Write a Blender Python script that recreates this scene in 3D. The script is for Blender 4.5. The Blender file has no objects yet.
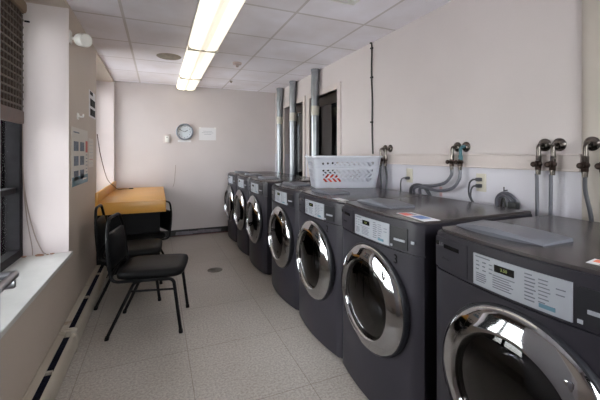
import bpy, bmesh, math, random
from mathutils import Vector, Matrix
random.seed(7)
sc = bpy.context.scene
COL = sc.collection
PI = math.pi

# ------------------------------------------------------------ materials
def mat(name, color, rough=0.5, metal=0.0, noise=0.0, nscale=8.0, color2=None, spec=0.5, bump=0.0, bscale=60.0, emit=None, estr=0.0, coat=0.0):
    m = bpy.data.materials.new(name); m.use_nodes = True
    nt = m.node_tree; b = nt.nodes['Principled BSDF']
    b.inputs['Roughness'].default_value = rough
    b.inputs['Metallic'].default_value = metal
    b.inputs['Specular IOR Level'].default_value = spec
    b.inputs['Coat Weight'].default_value = coat
    c = (*color, 1)
    tc = nt.nodes.new('ShaderNodeTexCoord')
    if noise > 0 or color2:
        n = nt.nodes.new('ShaderNodeTexNoise'); n.inputs['Scale'].default_value = nscale
        n.inputs['Detail'].default_value = 5
        nt.links.new(tc.outputs['Object'], n.inputs['Vector'])
        r = nt.nodes.new('ShaderNodeValToRGB')
        r.color_ramp.elements[0].position = 0.35; r.color_ramp.elements[1].position = 0.7
        c2 = (*color2, 1) if color2 else (*[max(0, v*(1-noise)) for v in color], 1)
        r.color_ramp.elements[0].color = c2; r.color_ramp.elements[1].color = c
        nt.links.new(n.outputs['Fac'], r.inputs['Fac']); nt.links.new(r.outputs['Color'], b.inputs['Base Color'])
    else:
        b.inputs['Base Color'].default_value = c
    if bump > 0:
        n2 = nt.nodes.new('ShaderNodeTexNoise'); n2.inputs['Scale'].default_value = bscale
        nt.links.new(tc.outputs['Object'], n2.inputs['Vector'])
        bp = nt.nodes.new('ShaderNodeBump'); bp.inputs['Strength'].default_value = bump; bp.inputs['Distance'].default_value = 0.01
        nt.links.new(n2.outputs['Fac'], bp.inputs['Height']); nt.links.new(bp.outputs['Normal'], b.inputs['Normal'])
    if emit:
        b.inputs['Emission Color'].default_value = (*emit, 1); b.inputs['Emission Strength'].default_value = estr
    return m

M = {}
M['wall'] = mat('wall_paint_pink_beige', (.585, .53, .535), .55, noise=.04, nscale=3, bump=.05, bscale=90)
M['wall_low'] = mat('wall_paint_pale', (.62, .60, .67), .5, noise=.04, nscale=3)
M['tan'] = mat('wall_paint_tan', (.51, .43, .37), .5, noise=.05, nscale=3)
M['reveal'] = mat('reveal_paint', (.64, .57, .58), .55, noise=.03, nscale=3)
M['pil'] = mat('wall_paint_greige', (.50, .45, .41), .5, noise=.05, nscale=3)
M['cordm'] = mat('aged_cord', (.30, .24, .22), .6)
M['rail'] = mat('chair_rail_cream', (.58, .51, .50), .45, noise=.05, nscale=5)
M['sill'] = mat('sill_stone', (.56, .56, .55), .3, noise=.08, nscale=12)
M['black_rubber'] = mat('black_rubber', (.012, .012, .013), .5, noise=.2)
M['black_gloss'] = mat('black_gloss', (.008, .008, .009), .18)
M['vinyl'] = mat('black_vinyl', (.004, .004, .0045), .45, spec=.14, bump=.12, bscale=120)
M['tubing'] = mat('black_painted_tube', (.005, .005, .006), .38, spec=.2)
M['washer'] = mat('washer_graphite_paint', (.027, .0245, .033), .42, metal=.05, spec=.32, noise=.08, nscale=6, bump=.02, bscale=150)
M['washer_top'] = mat('washer_top_dusty', (.066, .060, .068), .24, metal=.15, color2=(.052, .041, .039), nscale=9)
M['lid'] = mat('lid_grey_plastic', (.15, .155, .185), .35, noise=.12, nscale=14)
M['panel'] = mat('panel_silver', (.35, .365, .41), .42, metal=.15, noise=.05, nscale=20)
M['panel_print'] = mat('panel_print', (.12, .125, .15), .5)
M['dark_plastic'] = mat('dark_plastic', (.018, .018, .022), .35, spec=.35)
M['logo'] = mat('logo_grey', (.09, .09, .10), .4)
M['chrome'] = mat('polished_chrome', (.46, .465, .48), .06, metal=1.0, noise=.06, nscale=10)
M['steel'] = mat('drum_steel', (.16, .16, .17), .3, metal=1.0, noise=.3, nscale=30)
M['duct'] = mat('galvanised_duct', (.34, .36, .39), .30, metal=1.0, noise=.25, nscale=7)
M['tape'] = mat('duct_tape', (.55, .52, .46), .5, noise=.15)
M['white_plastic'] = mat('white_plastic', (.74, .76, .84), .4, noise=.03)
M['white'] = mat('white_enamel', (.75, .74, .72), .35)
M['almond'] = mat('almond_plastic', (.55, .51, .44), .4)
M['oak'] = mat('orange_laminate', (.66, .33, .065), .36, noise=.12, nscale=4)
M['darkpanel'] = mat('black_laminate', (.006, .006, .007), .6, spec=.15)
M['heater'] = mat('heater_enamel_worn', (.42, .37, .31), .4, color2=(.22, .15, .09), nscale=7)
bpyramp = M['heater'].node_tree.nodes
for n in bpyramp:
    if n.type == 'VALTORGB': n.color_ramp.elements[0].position = .27; n.color_ramp.elements[1].position = .42
M['fin'] = mat('heater_fins', (.03, .03, .06), .4, metal=.6, noise=.5, nscale=40)
M['frame_dark'] = mat('window_frame_dark', (.012, .011, .014), .6, spec=.15, noise=.3, nscale=20)
M['brown'] = mat('blind_wood', (.10, .042, .024), .45, noise=.35, nscale=15)
M['lattice'] = mat('blind_weave', (.10, .07, .055), .6, noise=.4, nscale=40)
M['valance'] = mat('valance_fabric', (.26, .18, .11), .7, noise=.2)
M['brass'] = mat('brown_bronze', (.055, .034, .028), .35, metal=.7, noise=.4, nscale=30)
M['pipe'] = mat('old_chrome_pipe', (.17, .15, .14), .25, metal=1.0, noise=.3, nscale=30)
M['hose'] = mat('grey_hose', (.10, .10, .125), .38, noise=.15, nscale=40)
M['hose_dark'] = mat('dark_hose', (.05, .05, .062), .4)
M['red'] = mat('red_cloth', (.75, .06, .03), .8, noise=.25, nscale=30)
M['orange'] = mat('orange_label', (.80, .18, .08), .5)
M['labelw'] = mat('label_white', (.80, .80, .84), .4)
M['labelb'] = mat('label_blue', (.10, .22, .55), .4)
M['labelr'] = mat('label_red', (.70, .10, .08), .4)
M['teal'] = mat('poster_teal', (.09, .19, .25), .5)
M['paper'] = mat('paper_cream', (.60, .56, .52), .6)
M['paper_w'] = mat('paper_white', (.70, .69, .72), .6)
M['print_blue'] = mat('print_grey_blue', (.16, .20, .27), .6, noise=.6, nscale=60)
M['print_dark'] = mat('print_dark', (.003, .003, .003), .7, spec=.1)
M['print_red'] = mat('print_red', (.50, .09, .08), .6)
M['clock_rim'] = mat('clock_rim_grey', (.22, .235, .28), .3)
M['clock_rim2'] = mat('scuffed_strip', (.22, .20, .24), .5, noise=.5, nscale=12)
M['clock_face'] = mat('clock_face', (.58, .62, .68), .4)
M['redstrip'] = mat('dark_red_strip', (.10, .02, .02), .4)
M['lever'] = mat('satin_nickel', (.42, .42, .45), .3, metal=1.0)
M['doorpaint'] = mat('door_paint_grey', (.42, .40, .42), .45)
M['doorbrown'] = mat('dark_brown_door', (.030, .020, .016), .35, noise=.3, nscale=5)
M['drain'] = mat('floor_drain_metal', (.12, .105, .09), .4, metal=.6)
M['wood_dust'] = mat('red_debris', (.40, .20, .13), .8, noise=.4, nscale=60)
M['teal_tape'] = mat('teal_tape', (.04, .12, .15), .5)
M['stain'] = mat('water_stain', (.36, .30, .25), .8, noise=.3, nscale=20)
M['diffuser'] = mat('lamp_diffuser', (.9, .88, .8), .4, emit=(1.0, .92, .76), estr=1.0)
M['diffuser_mid'] = mat('lamp_diffuser_ridge', (.9, .88, .8), .4, emit=(1.0, .88, .70), estr=.62)

def led():
    return mat('green_display_text', (.1, .12, .03), .4, emit=(.45, .50, .10), estr=.16)
M['led'] = led()

def glass(name, tint, ior=1.5, gmix=None):
    m = bpy.data.materials.new(name); m.use_nodes = True; nt = m.node_tree
    nt.nodes.clear(); o = nt.nodes.new('ShaderNodeOutputMaterial')
    t = nt.nodes.new('ShaderNodeBsdfTransparent'); t.inputs[0].default_value = (*tint, 1)
    g = nt.nodes.new('ShaderNodeBsdfGlossy'); g.inputs['Roughness'].default_value = .03; g.inputs['Color'].default_value = (1, 1, 1, 1)
    f = nt.nodes.new('ShaderNodeFresnel'); f.inputs[0].default_value = ior
    mx = nt.nodes.new('ShaderNodeMixShader')
    nt.links.new(f.outputs[0], mx.inputs[0]); nt.links.new(t.outputs[0], mx.inputs[1]); nt.links.new(g.outputs[0], mx.inputs[2])
    nt.links.new(mx.outputs[0], o.inputs[0]); return m
M['glass'] = glass('window_glass', (.95, .97, .95))
M['dark_glass'] = glass('tinted_door_glass', (.16, .16, .17), 1.5)
M['room_glass'] = glass('dark_room_glass', (.25, .25, .25), 1.7)

def floor_mat():
    m = bpy.data.materials.new('speckled_vinyl_tile'); m.use_nodes = True; nt = m.node_tree
    b = nt.nodes['Principled BSDF']; b.inputs['Roughness'].default_value = .30
    tc = nt.nodes.new('ShaderNodeTexCoord')
    n1 = nt.nodes.new('ShaderNodeTexNoise'); n1.inputs['Scale'].default_value = 75; n1.inputs['Detail'].default_value = 6; n1.inputs['Roughness'].default_value = .7
    n2 = nt.nodes.new('ShaderNodeTexNoise'); n2.inputs['Scale'].default_value = 1.6; n2.inputs['Detail'].default_value = 4
    r1 = nt.nodes.new('ShaderNodeValToRGB'); r1.color_ramp.elements[0].position = .36; r1.color_ramp.elements[1].position = .60
    r1.color_ramp.elements[0].color = (.31, .28, .258, 1); r1.color_ramp.elements[1].color = (.53, .49, .452, 1)
    r2 = nt.nodes.new('ShaderNodeValToRGB'); r2.color_ramp.elements[0].position = .3; r2.color_ramp.elements[1].position = .7
    r2.color_ramp.elements[0].color = (.86, .83, .80, 1); r2.color_ramp.elements[1].color = (1, 1, 1, 1)
    mx = nt.nodes.new('ShaderNodeMix'); mx.data_type = 'RGBA'; mx.blend_type = 'MULTIPLY'; mx.inputs[0].default_value = 1
    br = nt.nodes.new('ShaderNodeTexBrick'); br.inputs['Scale'].default_value = 1.0; br.offset = 0
    br.inputs['Brick Width'].default_value = .61; br.inputs['Row Height'].default_value = .61; br.inputs['Mortar Size'].default_value = .0025
    br.inputs['Color1'].default_value = (1, 1, 1, 1); br.inputs['Color2'].default_value = (.96, .955, .95, 1); br.inputs['Mortar'].default_value = (.62, .58, .55, 1)
    mp = nt.nodes.new('ShaderNodeMapping'); mp.inputs['Location'].default_value = (.43, .12, 0)
    mx2 = nt.nodes.new('ShaderNodeMix'); mx2.data_type = 'RGBA'; mx2.blend_type = 'MULTIPLY'; mx2.inputs[0].default_value = 1
    L = nt.links.new
    L(tc.outputs['Object'], n1.inputs['Vector']); L(tc.outputs['Object'], n2.inputs['Vector'])
    L(tc.outputs['Object'], mp.inputs['Vector']); L(mp.outputs['Vector'], br.inputs['Vector'])
    L(n1.outputs['Fac'], r1.inputs['Fac']); L(n2.outputs['Fac'], r2.inputs['Fac'])
    L(r1.outputs['Color'], mx.inputs[6]); L(r2.outputs['Color'], mx.inputs[7])
    L(mx.outputs[2], mx2.inputs[6]); L(br.outputs['Color'], mx2.inputs[7]); L(mx2.outputs[2], b.inputs['Base Color'])
    return m
M['floor'] = floor_mat()

def ceil_mat():
    m = bpy.data.materials.new('ceiling_tile_grid'); m.use_nodes = True; nt = m.node_tree
    b = nt.nodes['Principled BSDF']; b.inputs['Roughness'].default_value = .8
    tc = nt.nodes.new('ShaderNodeTexCoord')
    mp = nt.nodes.new('ShaderNodeMapping'); mp.inputs['Location'].default_value = (-.36, -2.31 + .61*5, 0)
    br = nt.nodes.new('ShaderNodeTexBrick'); br.offset = 0; br.inputs['Scale'].default_value = 1
    br.inputs['Brick Width'].default_value = .61; br.inputs['Row Height'].default_value = .62; br.inputs['Mortar Size'].default_value = .011
    br.inputs['Mortar Smooth'].default_value = .1
    br.inputs['Color1'].default_value = (.87, .85, .93, 1); br.inputs['Color2'].default_value = (.79, .76, .82, 1); br.inputs['Mortar'].default_value = (.62, .58, .60, 1)
    br.inputs['Bias'].default_value = -.15
    n = nt.nodes.new('ShaderNodeTexNoise'); n.inputs['Scale'].default_value = 2.2; n.inputs['Detail'].default_value = 5
    r = nt.nodes.new('ShaderNodeValToRGB'); r.color_ramp.elements[0].position = .3; r.color_ramp.elements[1].position = .65
    r.color_ramp.elements[0].color = (.86, .83, .80, 1); r.color_ramp.elements[1].color = (1, 1, 1, 1)
    mx = nt.nodes.new('ShaderNodeMix'); mx.data_type = 'RGBA'; mx.blend_type = 'MULTIPLY'; mx.inputs[0].default_value = 1
    L = nt.links.new
    L(tc.outputs['Object'], mp.inputs['Vector']); L(mp.outputs['Vector'], br.inputs['Vector'])
    L(tc.outputs['Object'], n.inputs['Vector']); L(n.outputs['Fac'], r.inputs['Fac'])
    L(br.outputs['Color'], mx.inputs[6]); L(r.outputs['Color'], mx.inputs[7]); L(mx.outputs[2], b.inputs['Base Color'])
    bp = nt.nodes.new('ShaderNodeBump'); bp.inputs['Strength'].default_value = .3; bp.inputs['Distance'].default_value = .004; bp.invert = False
    L(br.outputs['Fac'], bp.inputs['Height']); L(bp.outputs['Normal'], b.inputs['Normal'])
    return m
M['ceil'] = ceil_mat()

# ------------------------------------------------------------ mesh helpers
def box(bm, x0, x1, y0, y1, z0, z1, bev=0.0, rot=None):
    b2 = bmesh.new(); bmesh.ops.create_cube(b2, size=1)
    bmesh.ops.scale(b2, vec=(abs(x1-x0), abs(y1-y0), abs(z1-z0)), verts=b2.verts)
    if bev > 0: bmesh.ops.bevel(b2, geom=list(b2.edges), offset=bev, segments=2, affect='EDGES', profile=.5)
    if rot is not None: bmesh.ops.transform(b2, matrix=rot, verts=b2.verts)
    bmesh.ops.translate(b2, vec=((x0+x1)/2, (y0+y1)/2, (z0+z1)/2), verts=b2.verts)
    merge(bm, b2)
def merge(bm, b2):
    me = bpy.data.meshes.new('tmp'); b2.to_mesh(me); b2.free(); bm.from_mesh(me); bpy.data.meshes.remove(me)
def cyl(bm, p, q, r, seg=20, r2=None):
    p, q = Vector(p), Vector(q); d = q-p
    b2 = bmesh.new(); bmesh.ops.create_cone(b2, cap_ends=True, segments=seg, radius1=r, radius2=r if r2 is None else r2, depth=d.length)
    bmesh.ops.transform(b2, matrix=Matrix.Translation((p+q)/2) @ d.to_track_quat('Z', 'Y').to_matrix().to_4x4(), verts=b2.verts)
    merge(bm, b2)
def ball(bm, c, r, sx=1, sy=1, sz=1, seg=14):
    b2 = bmesh.new(); bmesh.ops.create_uvsphere(b2, u_segments=seg, v_segments=seg//2+2, radius=r)
    bmesh.ops.scale(b2, vec=(sx, sy, sz), verts=b2.verts); bmesh.ops.translate(b2, vec=c, verts=b2.verts); merge(bm, b2)
def smoothpath(pts, n=6, closed=False):
    P = [Vector(p) for p in pts]; out = []
    N = len(P)
    for i in range(N if closed else N-1):
        if closed: a, b, c, d = P[(i-1) % N], P[i], P[(i+1) % N], P[(i+2) % N]
        else: a, b, c, d = P[max(i-1, 0)], P[i], P[i+1], P[min(i+2, N-1)]
        for k in range(n):
            t = k/n
            out.append(.5*((2*b)+(-a+c)*t+(2*a-5*b+4*c-d)*t*t+(-a+3*b-3*c+d)*t**3))
    if not closed: out.append(P[-1])
    return out
def fillet(pts, r=.04, n=5):
    P = [Vector(p) for p in pts]; out = [P[0]]
    for i in range(1, len(P)-1):
        a, b, c = P[i-1], P[i], P[i+1]
        ra = min(r, (a-b).length*.45, (c-b).length*.45)
        s = b+(a-b).normalized()*ra; e = b+(c-b).normalized()*ra
        for k in range(n+1):
            t = k/n; out.append((1-t)**2*s+2*t*(1-t)*b+t*t*e)
    out.append(P[-1]); return out
def tube(bm, path, r, seg=10, closed=False, cap=True):
    P = [Vector(p) for p in path]; rings = []; up = Vector((0, 0, 1)); N = len(P)
    prev = None
    for i, p in enumerate(P):
        if closed: t = (P[(i+1) % N]-P[i-1])
        else: t = P[min(i+1, N-1)]-P[max(i-1, 0)]
        t.normalize()
        if prev is None:
            a = up if abs(t.z) < .9 else Vector((1, 0, 0))
            nrm = (a - t*a.dot(t)).normalized()
        else:
            nrm = (prev - t*prev.dot(t)).normalized()
        prev = nrm; bi = t.cross(nrm)
        rings.append([bm.verts.new(p+nrm*r*math.cos(2*PI*k/seg)+bi*r*math.sin(2*PI*k/seg)) for k in range(seg)])
    R = range(N if closed else N-1)
    for i in R:
        A, B = rings[i], rings[(i+1) % N]
        for k in range(seg):
            bm.faces.new((A[k], A[(k+1) % seg], B[(k+1) % seg], B[k]))
    if cap and not closed:
        bm.faces.new(list(reversed(rings[0]))); bm.faces.new(rings[-1])
def lathe_x(bm, prof, cy, cz, seg=56, closed=False):
    # profile of (radius, x) turned about the x axis
    rings = []
    for r, x in prof:
        if r < 1e-5: rings.append([bm.verts.new((x, cy, cz))])
        else: rings.append([bm.verts.new((x, cy+r*math.cos(2*PI*k/seg), cz+r*math.sin(2*PI*k/seg))) for k in range(seg)])
    pairs = list(zip(rings[:-1], rings[1:]))
    if closed: pairs.append((rings[-1], rings[0]))
    for A, B in pairs:
        for k in range(seg):
            k2 = (k+1) % seg
            if len(A) == 1 and len(B) == 1: continue
            if len(A) == 1: bm.faces.new((A[0], B[k2], B[k]))
            elif len(B) == 1: bm.faces.new((A[k], A[k2], B[0]))
            else: bm.faces.new((A[k], A[k2], B[k2], B[k]))
def lathe_z(bm, prof, cx, cy, z0=0, seg=32):
    b2 = bmesh.new(); lathe_x(b2, prof, 0, 0, seg)
    bmesh.ops.transform(b2, matrix=Matrix.Translation((cx, cy, z0)) @ Matrix.Rotation(-PI/2, 4, 'Y'), verts=b2.verts)
    merge(bm, b2)
def prism(bm, outline, z0, z1, bev=0, bevtop=False):
    b2 = bmesh.new()
    lo = [b2.verts.new((x, y, z0)) for x, y in outline]; hi = [b2.verts.new((x, y, z1)) for x, y in outline]
    n = len(lo)
    for i in range(n): b2.faces.new((lo[i], lo[(i+1) % n], hi[(i+1) % n], hi[i]))
    b2.faces.new(list(reversed(lo))); top = b2.faces.new(hi)
    if bev > 0:
        bmesh.ops.bevel(b2, geom=list(top.edges), offset=bev, segments=4, affect='EDGES', profile=.5)
    merge(bm, b2)
def fin(name, bm, m, parent=None, smooth=True, angle=35, loc=None):
    bmesh.ops.recalc_face_normals(bm, faces=bm.faces)
    me = bpy.data.meshes.new(name); bm.to_mesh(me); bm.free()
    o = bpy.data.objects.new(name, me); COL.objects.link(o)
    if m is not None: me.materials.append(m)
    if smooth:
        me.shade_smooth() if hasattr(me, 'shade_smooth') else None
        me.set_sharp_from_angle(angle=math.radians(angle))
    if parent: o.parent = parent
    if loc: o.location = loc
    return o
def thing(name, label, cat, loc=(0, 0, 0), rz=0, group=None):
    o = bpy.data.objects.new(name, None); COL.objects.link(o); o.location = loc; o.rotation_euler = (0, 0, rz)
    o.empty_display_size = .05
    return tag(o, label, cat, group)
def tag(o, label, cat, group=None):
    o['label'] = label; o['category'] = cat
    if group: o['group'] = group
    return o
def struct(name, bm, m, smooth=False, parent=None):
    o = fin(name, bm, m, parent, smooth=smooth)
    if parent is None: o['kind'] = 'structure'
    return o
def copy_tree(o, parent=None):
    c = o.copy(); COL.objects.link(c)
    if parent: c.parent = parent
    for ch in list(o.children): copy_tree(ch, c)
    return c
def text_mesh(s, size, depth=.0006):
    cu = bpy.data.curves.new('t', 'FONT'); cu.body = s; cu.size = size; cu.extrude = depth; cu.align_x = 'CENTER'; cu.align_y = 'CENTER'
    o = bpy.data.objects.new('t', cu); COL.objects.link(o)
    dg = bpy.context.evaluated_depsgraph_get(); dg.update()
    me = bpy.data.meshes.new_from_object(o.evaluated_get(dg))
    bpy.data.objects.remove(o); bpy.data.curves.remove(cu)
    bm = bmesh.new(); bm.from_mesh(me); bpy.data.meshes.remove(me); return bm
def text_on_x(s, size, x, y, z, ry=0):
    # lettering facing -x (towards the room), reading left to right along -y
    bm = text_mesh(s, size)
    m = Matrix.Translation((x, y, z)) @ Matrix(((0, 0, -1, 0), (-1, 0, 0, 0), (0, 1, 0, 0), (0, 0, 0, 1)))
    bmesh.ops.transform(bm, matrix=m, verts=bm.verts); return bm

# ------------------------------------------------------------ room
XR, XL, YB, YF, ZC = 1.90, -.59, 5.60, -.95, 2.37
XG = -.90   # glazing plane of the window recesses
W1A, W1B = 1.10, 2.87
W2A, W2B = 4.02, 5.55

bm = bmesh.new(); box(bm, XG-.25, XR+.15, YF-.15, YB+.15, -.1, 0); struct('floor', bm, M['floor'])
bm = bmesh.new(); box(bm, XG-.25, XR+.15, YF-.15, YB+.15, ZC, ZC+.1); struct('ceiling', bm, M['ceil'])
bm = bmesh.new(); box(bm, XG-.25, XR+.15, YB, YB+.15, 0, ZC); struct('wall_back', bm, M['wall'])
bm = bmesh.new(); WF = (-.25, 1.45, .95, 2.20)
box(bm, XG-.25, WF[0], YF-.15, YF, 0, ZC); box(bm, WF[1], XR+.15, YF-.15, YF, 0, ZC)
box(bm, WF[0], WF[1], YF-.15, YF, 0, WF[2]); box(bm, WF[0], WF[1], YF-.15, YF, WF[3], ZC); struct('wall_front', bm, M['wall'])
bm = bmesh.new(); t = .05
for x in (WF[0]+t/2, (WF[0]+WF[1])/2, WF[1]-t/2): box(bm, x-t/2, x+t/2, YF-.10, YF-.04, WF[2], WF[3])
for z in (WF[2]+t/2, WF[3]-t/2): box(bm, WF[0], WF[1], YF-.10, YF-.04, z-t/2, z+t/2)
wf = struct('window_3', bm, M['frame_dark'])  # unseen window with its wall opening, added to bring in more daylight
bm = bmesh.new(); box(bm, WF[0], WF[1], YF-.075, YF-.071, WF[2], WF[3]); fin('window_pane', bm, M['glass'], wf, smooth=False)

# right wall, with two openings for the dark doors
D1 = (3.36, 4.12); D2 = (4.35, 5.10); DZ = 2.04
bm = bmesh.new()
for a, b in ((YF, D1[0]), (D1[1], D2[0]), (D2[1], YB)):
    box(bm, XR, XR+.15, a, b, 1.294, ZC)
for a, b in (D1, D2): box(bm, XR, XR+.15, a, b, DZ, ZC)
struct('wall_right', bm, M['wall'])
bm = bmesh.new()
for a, b in ((YF, D1[0]), (D1[1], D2[0]), (D2[1], YB)):
    box(bm, XR, XR+.15, a, b, 0, 1.294)
struct('wall_right_lower', bm, M['wall_low'])
# soft edged pilaster at the near end of the right wall
bm = bmesh.new()
pts = [(XR+.01, .955)] + [(XR-.03+.03*math.cos(t), .915+.04*math.sin(t)) for t in [PI/2*k/8 for k in range(9)]]
pts = [(XR+.01, .965), (XR, .965)] + [(XR-.028*math.sin(PI/2*k/8), .965-.05+.05*math.cos(PI/2*k/8)) for k in range(1, 9)] + [(XR-.028, YF), (XR+.01, YF)]
prism(bm, pts, 0, ZC); struct('wall_right_pilaster', bm, M['pil'], smooth=True)

# chair rail on the right wall
bm = bmesh.new()
box(bm, XR-.016, XR, .965, 3.28, 1.206, 1.294, .003); box(bm, XR-.026, XR, .965, 3.28, 1.286, 1.294, .002); box(bm, XR-.026, XR, .965, 3.28, 1.206, 1.214, .002)
struct('trim_1', bm, M['rail'])

# dark doors with frames
for i, (a, b) in enumerate((D1, D2)):
    bm = bmesh.new()
    box(bm, XR-.018, XR+.15, a-.07, a, 0, DZ+.07, .003); box(bm, XR-.018, XR+.15, b, b+.07, 0, DZ+.07, .003)
    box(bm, XR-.018, XR+.15, a, b, DZ, DZ+.07, .003)
    d = struct('door_%d' % (i+1), bm, M['rail'])
    bm = bmesh.new(); t = .06
    x0, x1 = XR+.07, XR+.11
    box(bm, x0, x1, a, a+t, 0, DZ); box(bm, x0, x1, b-t, b, 0, DZ); box(bm, x0, x1, a+t, b-t, DZ-.12, DZ); box(bm, x0, x1, a+t, b-t, 0, .95)
    fin('door_leaf', bm, M['doorbrown'], d, smooth=False)
    bm = bmesh.new(); box(bm, x0+.012, x0+.02, a+t, b-t, .95, DZ-.12)
    fin('door_glass', bm, M['room_glass'], d, smooth=False)
    bm = bmesh.new(); box(bm, XR+.13, XR+.15, a, b, 0, DZ)
    fin('dark_backing', bm, M['doorbrown'], d, smooth=False)

# left wall: piers, low walls under sills, far end
bm = bmesh.new(); XO = XG-.10
box(bm, XO, XL, YF, W1A, 0, ZC); box(bm, XO, XL, W1B, W2A, 0, ZC); box(bm, XO, XL, W2B, YB, 0, ZC)
box(bm, XO, XL, W1A, W1B, 0, .565); box(bm, XO, XL, W2A, W2B, 0, .565)
box(bm, XO, XG, W1A, W1B, 2.25, ZC); box(bm, XO, XG, W2A, W2B, 2.25, ZC)
struct('wall_left', bm, M['tan'])
# pale painted reveals of the two window recesses
bm = bmesh.new()
for y0, y1 in ((W1B-.006, W1B), (W2B-.006, W2B), (W1A, W1A+.006), (W2A, W2A+.006)):
    box(bm, XG, XL, y0, y1, .565, ZC-.03)
struct('trim_2', bm, M['reveal'])
bm = bmesh.new()
for y0, y1 in ((W1A, W1B), (W2A, W2B)):
    box(bm, XG, XL, y0+.006, y1-.006, ZC-.03, ZC)
struct('trim_3', bm, M['tan'])
bm = bmesh.new(); box(bm, XG, XL+.022, W1A+.006, W1B-.006, .565, .592, .004); box(bm, XL-.01, XL+.022, W1B-.02, W1B+.02, .565, .592, .004); struct('trim_4', bm, M['sill'])
bm = bmesh.new(); box(bm, XG, XL-.02, W2A+.006, W2B-.006, .565, .592, .004); struct('trim_5', bm, M['sill'])

def window(n, y0, y1, z0, z1, mull_y, bars_z):
    bm = bmesh.new(); t = .055
    x0, x1 = XG-.03, XG+.045
    box(bm, x0, x1, y0, y0+t, z0, z1, .003); box(bm, x0, x1, y1-t, y1, z0, z1, .003)
    box(bm, x0, x1, y0+t, y1-t, z0, z0+t, .003); box(bm, x0, x1, y0+t, y1-t, z1-t, z1, .003)
    for m_ in mull_y: box(bm, x0, x1-.01, m_-.04, m_+.04, z0+t, z1-t, .003)
    w = struct('window_%d' % n, bm, M['frame_dark'])
    bm = bmesh.new()
    for z_ in bars_z: box(bm, x0+.01, x1-.02, y0+t, y1-t, z_-.018, z_+.018, .002)
    fin('glazing_bar', bm, M['frame_dark'], w, smooth=False)
    bm = bmesh.new(); box(bm, XG-.02, XG-.016, y0+t, y1-t, z0+t, z1-t)
    fin('window_pane', bm, M['glass'], w, smooth=False)
    return w
window(1, W1A+.006, W1B-.006, .592, 2.25, (1.98,), (1.05, 1.55))
window(2, W2A+.006, W2B-.006, .592, 2.25, (4.78,), (1.42,))

# baseboard on the back wall with its pale torn strip
bm = bmesh.new(); box(bm, XL, XR, YB-.012, YB, 0, .10, .002); struct('baseboard_back', bm, M['black_rubber'])
bm = bmesh.new(); box(bm, .20, 1.62, YB-.016, YB-.012, 0, .012); struct('baseboard_red_edge', bm, M['redstrip'])
bm = bmesh.new()
yy = YB-.016
pts = [(.25, .022), (.50, .018), (.52, .03), (.95, .025), (.96, .065), (.60, .078), (.58, .066), (.26, .072)]
vs = [bm.verts.new((x, yy, z)) for x, z in pts] + [bm.verts.new((x, yy+.004, z)) for x, z in pts]
n = len(pts); bm.faces.new(vs[:n]); bm.faces.new(list(reversed(vs[n:])))
for i in range(n): bm.faces.new((vs[i], vs[(i+1) % n], vs[n+(i+1) % n], vs[n+i]))
tag(fin('wall_sticker', bm, M['clock_rim2'], smooth=False), 'long pale scuffed strip stuck on black baseboard of back wall', 'sticker')

# ------------------------------------------------------------ open door at the near left
DX0, DX1 = -.452, -.4085
bm = bmesh.new(); box(bm, XL, DX0-.005, .22, .30, 0, ZC); struct('wall_stub', bm, M['wall'])
bm = bmesh.new(); box(bm, DX0, DX1, .31, 1.20, .01, 2.05, .003); dr = struct('door_3', bm, M['doorpaint'])
bm = bmesh.new()
cyl(bm, (DX1, 1.14, .965), (DX1+.010, 1.14, .965), .027, 24)
tube(bm, fillet([(DX1, 1.14, .965), (DX1+.052, 1.14, .968), (DX1+.052, 1.02, .965)], .012), .0105, 12)
box(bm, DX1+.012, DX1+.052, 1.132, 1.148, .93, .952, .004)
fin('door_handle', bm, M['lever'], dr)

# ------------------------------------------------------------ blind in the first window
bl = thing('window_blind', 'brown lattice wooden blind pulled half down in the left window', 'blind', (XG+.075, 1.98, 1.49))
bm = bmesh.new()
ya, yb = W1A+.03-1.98, W1B-.14-1.98
for k in range(14):
    z = .115+k*.047
    box(bm, -.008, .014, ya, yb, z-.006, z+.006)
y = ya
while y < yb+.001:
    box(bm, -.012, .010, y-.005, y+.005, .07, .76); y += .045
fin('lattice', bm, M['lattice'], bl, smooth=False)
bm = bmesh.new(); box(bm, -.017, -.014, ya, yb, .07, .75); fin('woven_backing', bm, M['doorbrown'], bl, smooth=False)
bm = bmesh.new(); box(bm, -.012, .016, ya-.005, yb+.005, 0, .085, .006); fin('bottom_rail', bm, M['brown'], bl)
bm = bmesh.new(); box(bm, -.02, .035, ya-.005, yb+.005, .72, .80, .02); fin('valance', bm, M['valance'], bl)
bm = bmesh.new(); box(bm, 0, .03, 0, .010, 0, .012, .002); tag(fin('wall_bracket', bm, M['frame_dark'], loc=(XG+.055, W1B-.019, 2.20)), 'tiny dark bracket on the pale reveal beside the blind', 'bracket')

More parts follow.
